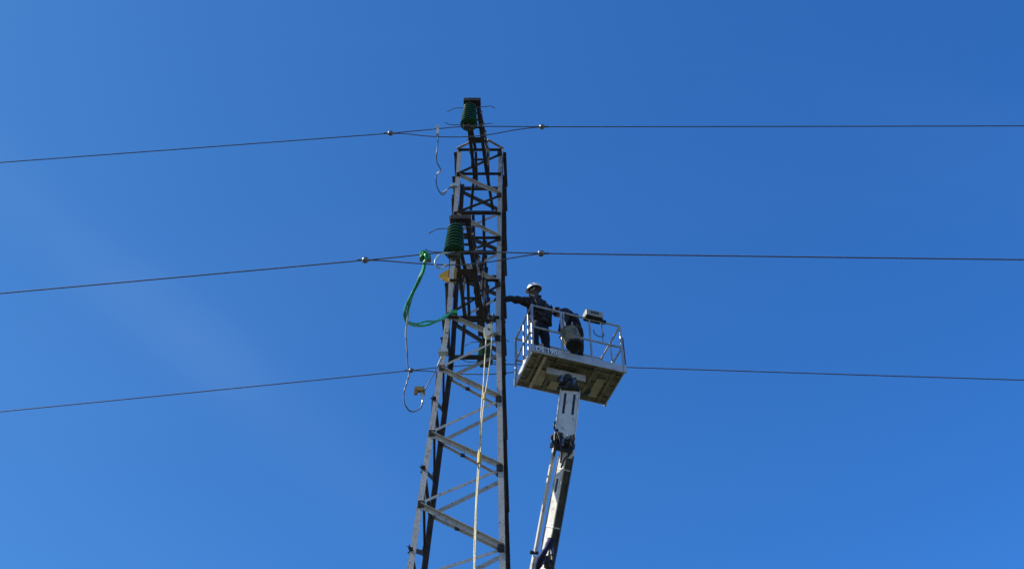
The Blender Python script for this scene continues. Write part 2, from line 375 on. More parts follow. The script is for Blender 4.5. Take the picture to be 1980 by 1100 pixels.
i2, e2z = insulator((-.92, 10.75, 14.72), 'green glass insulator string at the middle wire, directly above the yellow sign')
i3, e3z = insulator((-.56, 15.66, 16.92), 'lowest green glass insulator string, seen through the pylon beside the cream pulley')
# ---------------------------------------------------------------- conductors
def conductor(label, Y, left_end, lball, mid, rball, right_end, loop, r=.011):
    """coordinates in metres; left_end / right_end are the directions the spans leave along"""
    t = thing('power_line', lball, label, 'power line', 'overhead wires strung across the pylon')
    def span(a, b, L):
        a, b = V(a), V(b); d = (b-a)/abs(b.x-a.x); out = []
        for i in range(61):
            s = L*(i/60)**1.5; c = .00022*s*s
            out.append(a+d*s+V((0, 0, c)))
        return out
    m = MB(); m.tube(span(lball, left_end, 110), r, 6); m.build('span_wire', WIRE, t)
    m = MB(); m.tube(span(rball, right_end, 110), r, 6); m.build('span_wire', WIRE, t)
    m = MB(); m.tube(smooth_path([lball]+mid+[rball], 5), r, 6); m.build('bridging_wire', WIRE, t)
    m = MB(); m.tube(smooth_path([lball]+loop+[rball], 5), r*.95, 6); m.build('jumper_loop', WIRE, t)
    for b in (lball, rball):
        m = MB(); m.ball(b, .055); m.tube([V(b)-V((.13,0,0)), V(b)+V((.13,0,0))], .018, 8)
        m.build('ball_clamp', BALLM, t, smooth=True)
    return t
Y1, Y2, Y3 = 11.22, 10.75, 15.66
conductor('highest overhead wire, running past the topmost insulator at the pylon tip', Y1, (-7.015, 11.750, 18.148), (-2.338, 11.360, 18.195), [(-1.440, 11.280, 18.226), (-0.842, 11.220, 18.216)], (0.571, 11.150, 18.104), (6.689, 10.850, 17.668),
          [(-2.038, 11.360, 18.177), (-1.682, 11.330, 18.064), (-1.279, 11.280, 17.957), (-0.833, 11.240, 17.908), (-0.392, 11.200, 17.927), (0.098, 11.180, 18.053)])
conductor('middle overhead wire, carrying the green earthing clamp left of the pylon', Y2, (-5.835, 11.300, 13.957), (-2.346, 10.920, 14.006), [(-1.898, 10.880, 14.023), (-1.383, 10.810, 14.025), (-0.919, 10.750, 14.012), (-0.327, 10.720, 13.971)], (0.456, 10.680, 13.894), (5.504, 10.400, 13.463),
          [(-2.060, 10.900, 13.971), (-1.639, 10.860, 13.876), (-1.220, 10.800, 13.766), (-0.810, 10.760, 13.714), (-0.324, 10.730, 13.754), (0.081, 10.700, 13.830)])
conductor('lowest overhead wire, passing behind the pylon and the lift basket', Y3, (-7.495, 16.300, 15.823), (-2.087, 15.820, 16.124), [(-1.497, 15.760, 16.156), (-0.575, 15.660, 16.143), (0.106, 15.640, 16.125)], (1.089, 15.550, 16.020), (7.094, 15.100, 15.326),
          [(-1.709, 15.800, 16.084), (-1.274, 15.740, 15.965), (-0.740, 15.680, 15.889), (-0.211, 15.660, 15.892), (0.423, 15.600, 15.951)])
# ---------------------------------------------------------------- earthing leads
def lead(name, label, cat, parts, loc):
    t = thing(name, loc, label, cat)
    for nm, mb, m in parts:
        (each(nm, mb, m, t, smooth=True) if nm == 'ferrule' else mb.build(nm, m, t, smooth=True))
    return t
c = MB(); c.tube(smooth_path([(-1.429, 11.270, 18.202), (-1.408, 11.270, 17.994), (-1.413, 11.400, 17.789), (-1.430, 11.500, 17.644), (-1.434, 11.700, 17.721), (-1.388, 11.900, 17.794), (-1.405, 12.000, 17.829), (-1.474, 12.200, 17.998), (-1.495, 12.300, 17.929), (-1.476, 12.500, 17.957), (-1.417, 12.600, 17.920), (-1.364, 12.700, 17.999), (-1.328, 12.800, 18.247), (-1.290, 12.900, 18.481), (-1.169, 12.960, 18.559)], 5), .012, 8)
k1 = MB(); k1.box((-1.420, 11.270, 18.133), (.05, .05, .24)); k1.box((-1.428, 11.270, 18.273), (.07, .06, .04))
k2 = MB(); k2.box((-1.184, 12.960, 18.664), (.10, .05, .09)); k2.box((-1.257, 12.960, 18.629), (.05, .04, .05))
k3 = MB(); k3.tube([(-1.370, 11.950, 17.795), (-1.453, 12.100, 17.897)], .02, 8); k3.tube([(-1.379, 12.620, 17.962), (-1.324, 12.850, 18.346)], .022, 8)
lead('earthing_lead', 'thin grey cable looping down from the highest wire to the left leg of the pylon', 'cable', [('sheath', c, CABLE), ('line_clamp', k1, CLEAR), ('tower_clamp', k2, CLEAR), ('ferrule', k3, CLEAR)], (-1.174, 13.000, 18.646))
c = MB()
gp = [(-1.378, 10.820, 13.930), (-1.410, 10.950, 13.805), (-1.494, 11.100, 13.689), (-1.599, 11.350, 13.680), (-1.701, 11.600, 13.701), (-1.773, 11.900, 13.817), (-1.762, 12.100, 13.825), (-1.671, 12.300, 13.929), (-1.485, 12.500, 14.117), (-1.299, 12.700, 14.432), (-1.174, 12.850, 14.700), (-1.050, 12.970, 14.916)]
c.tube(smooth_path(gp, 6), .025, 8)
c2 = MB(); gp2 = [(-1.367, 10.800, 13.907), (-1.391, 10.920, 13.796), (-1.468, 11.080, 13.692), (-1.571, 11.300, 13.675), (-1.654, 11.600, 13.750), (-1.703, 11.800, 13.763), (-1.746, 12.000, 13.822)]
c2.tube(smooth_path(gp2, 6), .021, 8)
c3 = MB(); c3.tube(smooth_path([(-1.734, 12.100, 13.801), (-1.613, 12.250, 13.903), (-1.444, 12.400, 14.116), (-1.297, 12.600, 14.318), (-1.168, 12.800, 14.623), (-1.077, 12.950, 14.908)], 6), .018, 8)
c4 = MB(); c4.box((-1.435, 10.800, 13.957), (.05, .08, .16)); c4.box((-1.316, 10.800, 13.882), (.07, .06, .08))
c5 = MB(); kc = V((-1.378, 10.790, 13.958)); kp = []
for i in range(72):
    a = 2*math.pi*i/36*1.5; kp.append(kc+V((.052*math.cos(a)+.012*math.sin(i*.31), .05*math.sin(a*1.0+.6), .062*math.sin(a*1.33)+.01*math.cos(i*.7))))
c5.tube(kp, .021, 7); c5.tube(smooth_path([kc+V((.03,-.03,.03)), kc+V((.01,-.06,-.04)), kc+V((.02,-.04,-.12)), kc+V((.0,-.03,-.2))], 4), .02, 7); c5.tube(smooth_path([kc+V((.0,-.05,.02)), kc+V((.06,-.04,-.03)), kc+V((.05,-.05,-.12))], 4), .016, 7)
c6 = MB(); c6.box((-1.039, 12.950, 14.895), (.12, .05, .08))
c7 = MB(); c7.tube(smooth_path([(-1.703, 11.850, 13.839), (-1.716, 11.950, 13.698), (-1.737, 12.050, 13.534), (-1.730, 12.100, 13.406)], 4), .016, 8)
lead('earthing_cable', 'bright green twisted cable hanging from the middle wire to the pylon', 'cable', [('sheath', c, GREEN), ('sheath', c2, GREEN), ('sheath', c3, GREEN), ('jaw', c4, BALLM), ('line_clamp', c5, GREENP), ('tower_clamp', c6, GREENP), ('pale_sleeve', c7, CLEAR)], (-1.042, 13.000, 14.920))
c = MB(); c.tube(smooth_path([(-1.733, 12.100, 13.441), (-1.699, 12.150, 13.163), (-1.676, 12.200, 12.924), (-1.644, 12.250, 12.780), (-1.676, 12.300, 12.604), (-1.709, 12.350, 12.452), (-1.692, 12.400, 12.291), (-1.614, 12.450, 12.185), (-1.530, 12.500, 12.207), (-1.451, 12.550, 12.324), (-1.419, 12.550, 12.464)], 6), .012, 8)
c2 = MB(); c2.tube(smooth_path([(-1.428, 12.550, 12.421), (-1.423, 12.550, 12.540), (-1.448, 12.550, 12.661)], 6), .018, 8)
c3 = MB(); c3.box((-1.492, 12.550, 12.705), (.15, .07, .08)); c3.box((-1.547, 12.550, 12.661), (.05, .06, .10)); c3.box((-1.431, 12.560, 12.659), (.06, .06, .09))
c4 = MB(); c4.tube(smooth_path([(-1.410, 12.570, 12.701), (-1.344, 12.620, 12.958), (-1.264, 12.700, 13.283), (-1.214, 12.800, 13.565), (-1.198, 12.850, 13.720)], 5), .010, 8)
c5 = MB(); c5.box((-1.180, 12.880, 13.857), (.16, .10, .07)); c5.box((-1.192, 12.880, 13.931), (.06, .08, .04))
c6 = MB(); c6.tube([(-1.205, 12.840, 13.686), (-1.247, 12.750, 13.400)], .015, 8)
lead('earthing_cable', 'thin blue-grey cable hanging in a hook shape beside the pylon, ending in a brass-yellow clamp', 'cable', [('sheath', c, CABLE), ('ferrule', c2, CLEAR), ('yellow_clamp', c3, YEL2), ('sheath', c4, CABLE), ('tower_clamp', c5, CLEAR), ('ferrule', c6, CLEAR)], (-1.183, 12.930, 13.880))
c = MB(); c.tube(smooth_path([(-0.871, 10.780, 14.022), (-0.995, 10.700, 13.929), (-1.103, 10.650, 13.847), (-1.168, 10.620, 13.727), (-1.195, 10.620, 13.617), (-1.160, 10.650, 13.542), (-1.099, 10.700, 13.562), (-1.043, 10.750, 13.679)], 6), .014, 8)
c2 = MB(); c2.box((-1.043, 10.750, 13.691), (.05, .04, .04))
lead('cable_loop', 'short pale open cable loop curling beside the middle insulator', 'cable', [('sheath', c, CLEAR), ('end_cap', c2, CLEAR)], (-0.871, 10.780, 14.022))
# ---------------------------------------------------------------- yellow sign behind the left leg
zc = (-1.166, 13.060, 15.982)
sgn = MB(); pts = []
tri = [(-.215, 0), (.12, .24), (.12, -.24)]
for i in range(3):
    a, b = V((*tri[i], 0)), V((*tri[(i+1) % 3], 0)); mid = (a+b)/2; nrm = V(((b-a).y, -(b-a).x, 0)).normalized()
    if nrm.dot(mid-V((0,0,0))) < 0: nrm = -nrm
    for j in range(8):
        t = j/8; p = a+(b-a)*t+nrm*(.045*4*t*(1-t) if i != 1 else 0); pts.append(p)
zc = V(zc)
vs = [zc+V((p.x, -.008+.25*0, p.y)) for p in pts]+[zc+V((p.x, .004, p.y)) for p in pts]; n_ = len(pts)
sgn.add(vs, [tuple(range(n_)), tuple(range(2*n_-1, n_-1, -1))]+[(i, (i+1) % n_, (i+1) % n_+n_, i+n_) for i in range(n_)])
st = thing('warning_sign', zc, 'yellow rounded triangular sign plate sticking out behind the left leg of the pylon', 'sign')
sgn.build('plate', YEL, st)
m = MB(); m.box(zc+V((.03, .02, 0)), (.04, .02, .55)); m.build('bracket', STEEL2, st)
# ---------------------------------------------------------------- pulley and hoisting rope
pc = V((-0.407, 12.860, 14.324))
pt = thing('pulley', pc, 'cream pulley block hanging on the right leg of the pylon', 'pulley')
m = MB()
for dy in (-.045, .045):
    o = len(m.v); m.lathe([(.085, -.008), (.085, .008)], pc+V((0, dy, 0)), 20, V((0,1,0)))
    for i in range(o, len(m.v)): v = m.v[i]; m.v[i] = (v[0]+(v[2]-pc.z)*.25, v[1], pc.z+(v[2]-pc.z)*1.75)
m.build('side_plate', PULL, pt, bevel=.005)
m = MB(); m.lathe([(.075, -.03), (.05, 0), (.075, .03)], pc, 20, V((0,1,0))); m.lathe([(.018, -.065), (.018, .065)], pc, 8, V((0,1,0))); m.build('sheave', GREASE, pt)
m = MB(); m.tube(smooth_path([pc+V((.03,0,.12)), pc+V((.05,0,.2)), pc+V((.06,.02,.3)), pc+V((.03,.05,.36))], 4), .018, 8); m.box(pc+V((.035,.02,.30)), (.05,.06,.1)); m.build('hook', CAPM, pt)
m = MB(); m.tube(smooth_path([pc+V((.0,.03,.46)), pc+V((-.02,-.02,.36)), pc+V((.03,-.03,.28)), pc+V((.08,-.02,.36)), pc+V((.07,.03,.46))], 6), .022, 8); m.build('sling', HARN, pt)
rt = thing('hoisting_rope', (-0.483, 11.900, 8.638), 'cream double rope hanging from the pulley down in front of the pylon', 'rope')
m = MB(); m.tube(smooth_path([(-0.442, 12.860, 14.298), (-0.453, 12.840, 13.942), (-0.470, 12.770, 13.047), (-0.489, 12.700, 12.430), (-0.504, 12.580, 11.404), (-0.518, 12.450, 10.551), (-0.517, 12.250, 9.554), (-0.505, 12.100, 8.756)]+[(-.52, 11.6, 5.0), (-.53, 11.3, .02)], 6), .0105, 8); m.build('rope_strand', ROPE, rt, smooth=True)
m = MB(); m.tube(smooth_path([(-0.343, 12.860, 14.298), (-0.363, 12.840, 13.819), (-0.396, 12.790, 13.238), (-0.444, 12.720, 12.666), (-0.473, 12.660, 12.130), (-0.480, 12.570, 11.396), (-0.503, 12.440, 10.544), (-0.498, 12.240, 9.547), (-0.491, 12.090, 8.750)]+[(-.49, 11.6, 5.0), (-.50, 11.3, .02)], 6), .0105, 8); m.build('rope_strand', ROPE, rt, smooth=True)
m = MB(); m.tube([(-0.493, 12.580, 11.444), (-0.495, 12.550, 11.225)], .033, 8); m.tube([(-0.447, 12.735, 12.790), (-0.452, 12.720, 12.644)], .022, 8); each('tape_wrap', m, ROPET, rt)
# ---------------------------------------------------------------- lift basket and boom
A0 = V((.364, 13.2, 14.187)); yaw = R(18.3)
E1 = V((math.cos(yaw), math.sin(yaw), 0)); E2 = V((-math.sin(yaw), math.cos(yaw), 0)); EZ = V((0,0,1))
W, D, H = 1.745, .93, 1.15
def bp(a, b, h): return A0+E1*a+E2*b+EZ*h
Bk = thing('boom_lift', (.0, 13.6, 0), 'white articulated boom lift raising a grey railed work basket beside the pylon', 'boom lift')
def bx(m, a, b, h, da, db, dh): return m.box(bp(a, b, h), (da, db, dh), E1, E2, EZ)
m = MB(); bx(m, W/2, D/2, .045, W-.02, D-.02, .03); flo = m.build('basket_floor', UNDER, Bk, bevel=.004)
m = MB()
for a in (.16, .50, 1.22, 1.58): bx(m, a, D/2, .005, .055, D-.06, .045)
for b in (.16, .47, .78): bx(m, W/2, b, .012, W-.05, .045, .03)
sub_each('floor_beam', m, UNDER, flo, bevel=.004)
m = MB(); bx(m, .34, .60, -.012, .20, .40, .012); bx(m, 1.42, .55, -.012, .16, .50, .012); bx(m, .72, .72, -.006, .30, .24, .01)
sub_each('cover_plate', m, mat('pale_cover_plate', (.46, .43, .28), (.34, .32, .20), .7, 0, 8), flo, bevel=.004)
# toe boards
def toe(a, b, da, db, nm='toe_board'):
    m = MB(); bx(m, a, b, .065, da, db, .17); return m.build(nm, TOE, Bk, bevel=.006)
tb = toe(W/2, .0, W+.02, .02); toe(W/2, D, W+.02, .02); toe(0, D/2, .02, D-.03); toe(W, D/2, .02, D-.03)
m = MB()
for a, b in ((-.005, -.012), (W+.005, -.012), (-.005, D+.012), (W+.005, D+.012)): bx(m, a, b, .06, .05, .05, .19)
each('corner_cap', m, TOE, Bk, bevel=.01)
# rails
def rail(pts, r=.02, nm='rail', mt=None):
    m = MB(); m.tube([bp(*p) for p in pts], r, 10); return m.build(nm, mt or RAIL, Bk, smooth=True)
for h in (H, .60):
    rail([(0, 0, h), (W, 0, h)]); rail([(0, D, h), (W, D, h)]); rail([(0, 0, h), (0, D, h)]); rail([(W, 0, h), (W, D, h)])
for a, b, r in ((0, 0, .026), (W, 0, .026), (0, D, .022), (W, D, .022), (.57, 0, .024), (1.13, 0, .02), (0, D*.5, .018), (W, D*.5, .018), (.6, D, .02), (1.2, D, .02)):
    rail([(a, b, .1), (a, b, H)], r, 'post')
rail([(.62, 0, .6), (.62, 0, H)], .016, 'post'); rail([(0, .22, .12), (0, .22, H)], .014, 'post')
rail([(1.38, 0, .62), (1.38, 0, H-.06)], .014, 'post')
m = MB()
for a, b in ((0, 0), (W, 0), (0, D), (W, D)): m.ball(bp(a, b, H), .03)
each('rail_cap', m, RAIL, Bk, smooth=True)
m = MB(); m.tube(smooth_path([bp(1.22, .03, .92), bp(1.22, .0, .80), bp(1.30, -.02, .73), bp(1.40, 0, .80), bp(1.40, .03, .92)], 6), .009, 6); m.build('cable_loop', DARK, Bk)
m = MB(); bx(m, W+.034, .0, .50, .010, .04, .70); m.build('red_stripe', REDM, Bk)
# number plate on the near toe board
pl = MB(); bx(pl, .255, -.0125, .065, .45, .004, .135); np_ = pl.build('number_plate', mat('plate_grey', (.06, .075, .11), (.045, .055, .085), .5, 0, 9), Bk)
m = MB()
for a0, a1, h0, h1 in ((.033,.042,.005,.125),(.468,.477,.005,.125),(.033,.477,.119,.129),(.033,.477,.001,.011),(.236,.244,.011,.119)):
    m.box(bp((a0+a1)/2, -.0165, (h0+h1)/2), (a1-a0, .003, h1-h0), E1, E2, EZ)
sub('plate_border', m, WHITEL, np_)
tx = bpy.data.curves.new('lettering', 'FONT'); tx.body = 'DS 190'; tx.size = .125; tx.extrude = .0015; tx.align_x = 'CENTER'; tx.align_y = 'CENTER'; tx.offset = .004
to = bpy.data.objects.new('lettering_src', tx); C.objects.link(to)
dg = bpy.context.evaluated_depsgraph_get(); me = bpy.data.meshes.new_from_object(to.evaluated_get(dg)); bpy.data.objects.remove(to)
mw = Matrix.Translation(bp(.255, -.0165, .065)) @ Matrix(((E1.x, 0, -E2.x, 0), (E1.y, 0, -E2.y, 0), (0, 1, 0, 0), (0, 0, 0, 1)))
wd = max(v.co.x for v in me.vertices)-min(v.co.x for v in me.vertices)
me.transform(mw @ Matrix.Diagonal((.40/wd, 1, 1, 1)))
lo_ = link('lettering', me, WHITEL); lo_.parent = np_
# control box on the near rail
m = MB(); bx(m, 1.205, -.02, H+.075, .34, .19, .15); cb = m.build('control_box', BOXM, Bk, bevel=.012)
m = MB(); bx(m, 1.205, -.12, H+.08, .16, .006, .06); sub('panel', m, HARN, cb)
m = MB(); bx(m, 1.205, -.02, H-.006, .32, .17, .008); sub('base_plate', m, DARK, cb)
m = MB()
for a in (1.10, 1.18, 1.27, 1.32): m.lathe([(.014, 0), (.014, .035)], bp(a, .02, H+.15), 8)
sub_each('switch', m, DARK, cb)
m = MB(); bx(m, 1.42, 0, H+.015, .09, .07, .06); m.build('rail_clamp', DARK, Bk, bevel=.006)
# mounting plate, pivot and rotator under the floor
m = MB(); bx(m, .72, .26, -.13, .74, .03, .14); m.build('mounting_plate', TOE, Bk, bevel=.006)
m = MB(); bx(m, .72, .42, -.07, .60, .26, .05); m.build('mounting_bracket', UNDER, Bk, bevel=.006)
m = MB(); m.box(bp(.255, D/2, -.035), (.05, D-.12, .05), E1, E2, EZ); m.build('cross_beam', mat('pale_cross_beam', (.60, .54, .40), (.45, .40, .30), .6, 0, 8), Bk, bevel=.004)  # this beam is paler than the floor beams
jt = V((1.011, 13.780, 13.660)); jb = V((0.880, 13.740, 12.635))
pv = V((0.987, 13.700, 13.820))
m = MB(); m.lathe([(.10, -.10), (.12, -.06), (.12, .06), (.085, .07), (.085, .20)], pv, 18); m.box(pv+V((0,.02,-.08)), (.33, .22, .09)); m.box(pv+V((-.11,-.02,.04)), (.05, .20, .20)); m.box(pv+V((.12,.0,.03)), (.06, .18, .16)); m.lathe([(.05, -.2), (.05, .2)], pv+V((0,0,-.10)), 12, V((1,0,0)))
m.build('rotator', GREASE, Bk, smooth=True)
m = MB(); m.tube(smooth_path([pv+V((-.14,-.12,.1)), pv+V((-.19,-.14,.0)), pv+V((-.12,-.16,-.08)), pv+V((-.05,-.14,-.02)), pv+V((.04,-.14,.05)), pv+V((.12,-.14,-.04))], 5), .016, 6)
m.tube(smooth_path([pv+V((.15,0,-.12)), pv+V((.24,.0,-.2)), pv+V((.34,.02,-.20)), pv+V((.40,.04,-.08))], 5), .014, 6)
m.lathe([(.02,-.05),(.02,.05)], pv+V((-.10,-.16,-.02)), 8)
each('hose', m, DARK, Bk, smooth=True)
m = MB(); m.lathe([(.028, -.06), (.028, .06)], pv+V((-.12,-.17,-.01)), 10, V((.3,0,1))); m.lathe([(.03, -.05), (.03, .05)], pv+V((.10,-.15,-.06)), 10, V((.2,0,1))); each('pin', m, BALLM, Bk, smooth=True)
# upper boom section: a flat fabricated box with two slots
dj = (jb-jt).normalized(); jx = V((1, .08, 0)); jx = (jx-dj*jx.dot(dj)).normalized(); jy = jx.cross(dj).normalized()
if jy.y > 0: jy = -jy          # jy points to the camera
L1 = (jb-jt).length; c0 = (jt+jb)/2
m = MB(); m.box(c0, (.335, .20, L1+.10), jx, jy, dj)
js = m.build('upper_boom', PAINT, Bk, bevel=.012)
m = MB()
for s_ in (-.075, .085): m.box(jt+dj*.30+jx*s_+jy*.1015, (.04, .005, .48), jx, jy, dj)
sub_each('slot', m, DARK, js, bevel=.001)
m = MB()
for s_ in (-.172, .172): m.box(c0+jx*s_+jy*.02, (.012, .22, L1+.06), jx, jy, dj)
sub_each('side_rib', m, PAINT2, js, bevel=.003)
# knuckle
kn = jb+dj*.10
m = MB()
for s_ in (-.13, .10): m.box(kn+jx*s_+dj*.06, (.03, .26, .36), jx, jy, dj)
m.lathe([(.05, -.19), (.05, .19)], kn+dj*.02, 14, jx); m.lathe([(.035, -.16), (.035, .16)], kn+dj*.16+jy*.05, 12, jx)
m.box(kn+jx*-.16+dj*.0+jy*.05, (.10, .10, .20), jx, jy, dj)
m.build('knuckle_joint', GREASE, Bk, bevel=.006)
m = MB(); m.lathe([(.03, -.05), (.03, .07)], kn+jx*-.03+jy*.16+dj*.08, 10, dj); m.lathe([(.03, -.03), (.03, .05)], kn+jx*.05+jy*.15-dj*.02, 10, dj); m.lathe([(.028, -.03), (.028, .05)], kn+jx*-.2+jy*.1+dj*.14, 10, dj)
each('pin', m, BALLM, Bk, smooth=True)
# lower boom: box section turned to the sun on the left
lt = V((0.935, 13.760, 12.454)); lb = V((0.559, 14.900, 10.883)); dl = (lb-lt).normalized()
lend = lt+dl*((lt.z-1.3)/-dl.z)
rx = V((math.cos(R(-30)), math.sin(R(-30)), 0)); rx = V((.55, -.835, 0)); rx = (rx-dl*rx.dot(dl)).normalized(); ry = rx.cross(dl).normalized()
if ry.y > 0: ry = -ry
LL = (lend-lt).length
m = MB(); m.box(lt+dl*(LL/2), (.20, .17, LL), rx, ry, dl); lbm = m.build('lower_boom', PAINT2, Bk, bevel=.014)
m = MB()
for s_ in (.35, 1.3, 2.2, 3.0): m.box(lt+dl*s_, (.212, .182, .025), rx, ry, dl)
sub_each('collar', m, PAINT, lbm, bevel=.003)
m = MB(); m.box(lt+dl*.62-rx*.02+ry*.0865, (.05, .005, .22), rx, ry, dl)
sub_each('slot', m, DARK, lbm)
SHADE = mat('boom_face_shade', (.075, .075, .055), (.035, .035, .028), .8, 0, 9)  # painted shade for the boom's unlit right face
m = MB(); m.box(lt+dl*(LL/2)+rx*.1025+ry*-.004, (.006, .150, LL-.3), rx, ry, dl); sub('shade_strip', m, SHADE, lbm)  # thin dark strip standing in for shade along that face
m = MB(); side = lt+rx*.115+ry*-.06; m.tube([side+dl*.1, side+dl*6.5], .012, 8); each('hose', m, CABLE, Bk, smooth=True)
# levelling rods left of the boom
r0 = V((0.744, 13.620, 12.583)); r1 = V((0.378, 14.600, 11.002)); dr = (r1-r0).normalized(); LR = (r1-r0).length
m = MB(); m.box(r0+dr*LR/2, (.045, .06, LR), rx, ry, dr); m.build('levelling_rod', PAINT, Bk, bevel=.006)
r2 = V((0.775, 13.620, 12.215)); r3 = V((0.472, 14.600, 11.060)); m = MB(); m.tube([r2, r3], .012, 8); m.build('levelling_rod', RAIL, Bk, smooth=True)
r4 = r1+dr*5.0; m = MB(); m.box((r1+dr*.05+r4)/2, (.06, .07, 4.95), rx, ry, dr); m.build('levelling_rod', PAINT2, Bk, bevel=.006)
m = MB(); m.lathe([(.03, -.09), (.03, .05)], r1, 10, V((1,.2,0))); m.build('pivot_pin', GREASE, Bk)
m = MB(); m.lathe([(.04, -.1), (.04, .12)], r0, 10, V((1,.2,0))); m.box(r0+V((.03,0,-.02)), (.08,.1,.22), rx, ry, dr); m.build('pivot_pin', GREASE, Bk, bevel=.004)
# hoses at the knuckle
m = MB()
m.tube(smooth_path([jt+jx*-.19+dj*.75+jy*.1, jb+jx*-.19+jy*.12-dj*.12, kn+jx*-.10+jy*.18, kn+dj*.28+jx*-.04+jy*.17, kn+dj*.5+jx*-.02+jy*.12], 6), .017, 6)
m.tube(smooth_path([jb+jx*.14-dj*.03+jy*.12, kn+jx*.15+dj*.12+jy*.14, kn+jx*.13+dj*.30+jy*.16, kn+jx*.04+dj*.42+jy*.14, kn+dj*.6+jx*.0+jy*.12], 6), .017, 6)
m.tube(smooth_path([jb+jx*.05+jy*.14, kn+jx*.10+dj*.10+jy*.2, kn+jx*.15+dj*.22+jy*.17, kn+jx*.06+dj*.3+jy*.15], 6), .014, 6)
m.tube(smooth_path([(0.766, 13.600, 12.744), (0.716, 13.550, 12.570), (0.720, 13.550, 12.417), (0.789, 13.600, 12.392)], 5), .02, 6)
each('hose', m, DARK, Bk, smooth=True)
# blue sleeve tied round rod and boom
m = MB(); sp = [(0.643, 14.350, 11.091), (0.599, 14.350, 10.994), (0.521, 14.350, 10.860), (0.462, 14.400, 10.778), (0.421, 14.500, 10.709), (0.380, 14.600, 10.621), (0.355, 14.700, 10.524)]
sp_ = smooth_path(sp, 4); m.tube(sp_, [.055+.012*math.sin(i*.55+.5)+.006*math.sin(i*1.7)-(.02 if i < 1 else 0) for i in range(len(sp_))], 10); m.build('blue_sleeve', BLUE, Bk, smooth=True)
m = MB(); q = V((0.592, 14.550, 10.854))
m.box(q+V((0,0,-.05)), (.16, .12, .16)); m.lathe([(.03, -.12), (.03, .14)], q+V((.06,-.06,.0)), 10); m.lathe([(.03, -.05), (.03, .08)], q+V((-.08,-.08,-.05)), 10)
m.tube(smooth_path([q+V((-.06,-.05,-.2)), q+V((0,-.1,-.15)), q+V((.08,-.08,-.25))], 4), .02, 6); m.build('valve_block', GREASE, Bk, bevel=.006)
m = MB(); m.lathe([(.028, -.02), (.028, .10)], q+V((.05,-.12,.02)), 10); m.lathe([(.03, -.02), (.03, .08)], q+V((-.10,-.12,-.14)), 10); each('pin', m, BALLM, Bk, smooth=True)
# carrier below the frame: turntable on a chassis on four wheels
bc = lend.copy(); bc.z = 0
m = MB(); m.box(bc+V((0,0,.75)), (1.9, 3.8, .35)); m.lathe([(.6, .92), (.6, 1.15), (.3, 1.4)], bc, 24); m.build('chassis', PAINT, Bk, bevel=.03)
for sx in (-1, 1):
    for sy in (-1, 1): m = MB(); m.lathe([(.2, -.16), (.42, -.15), (.45, -.08), (.45, .08), (.42, .15), (.2, .16)], bc+V((sx*.95, sy*1.3, .44)), 24, V((1,0,0))); m.build('wheel', DARK, Bk, smooth=True)
# ---------------------------------------------------------------- canvas lift bag on the near rail
bb = V((1.115, 13.300, 14.397)); bh = .38; br = .155
bag = thing('canvas_bag', bb, 'khaki canvas tool bag with a black base hanging outside the basket rail', 'bag')
m = MB(); prof = [(br*.96, .03), (br*1.03, .12), (br*1.0, .26), (br*.97, .38), (br*1.02, bh), (br*.9, bh-.01), (br*.85, .1)]
m.lathe(prof, bb, 24)
for i, v in enumerate(m.v):
    p = V(v)-bb; f = 1+.06*math.sin(7*math.atan2(p.y, p.x)+p.z*9); m.v[i] = (bb.x+p.x*f-.22*p.z, bb.y+p.y*f, v[2]+.16*p.x)
m.build('canvas_body', CANVAS, bag, smooth=True)
m = MB(); m.lathe([(.02, -.012), (br*.9, -.01), (br*1.0, .0), (br*1.0, .05), (br*.97, .05)], bb, 24); m.build('base', BAGBOT, bag, smooth=True)
for a, c_ in ((-.07, RAIL), (.06, RAIL)):
    m = MB(); top = bb+V((a-.085, -.05, bh)); m.box(top+V((0,-.02,.06)), (.026, .008, .18), V((1,0,.12)).normalized()); m.tube([top+V((0,-.02,.15)), top+V((0,.06,.22))], .012, 6); m.build('strap', WHITEL if a < 0 else RAIL, bag)
# ---------------------------------------------------------------- people
def skin_mesh(name, nodes, edges, m, parent, root=0, sub_=1, crease=None):
    """nodes: {key: (co, radius)}; grown with a Skin modifier and baked to a mesh"""
    keys = list(nodes); me = bpy.data.meshes.new(name); me.from_pydata([nodes[k][0] for k in keys], [(keys.index(a), keys.index(b)) for a, b in edges], [])
    o = bpy.data.objects.new(name, me); C.objects.link(o)
    md = o.modifiers.new('skin', 'SKIN'); md.use_smooth_shade = True
    for i, k in enumerate(keys):
        r = nodes[k][1]; r = r if isinstance(r, tuple) else (r, r); sv = me.skin_vertices[0].data[i]; sv.radius = r; sv.use_root = (i == root)
    s2 = o.modifiers.new('subsurf', 'SUBSURF'); s2.levels = sub_; s2.render_levels = sub_
    dg = bpy.context.evaluated_depsgraph_get(); me2 = bpy.data.meshes.new_from_object(o.evaluated_get(dg)); bpy.data.objects.remove(o)
    me2.materials.clear()
    return link(name, me2, m, parent, smooth=True)
def crumple(o, amp, sc):
    for v in o.data.vertices:
        v.co += v.normal*amp*noise.noise(v.co*sc)
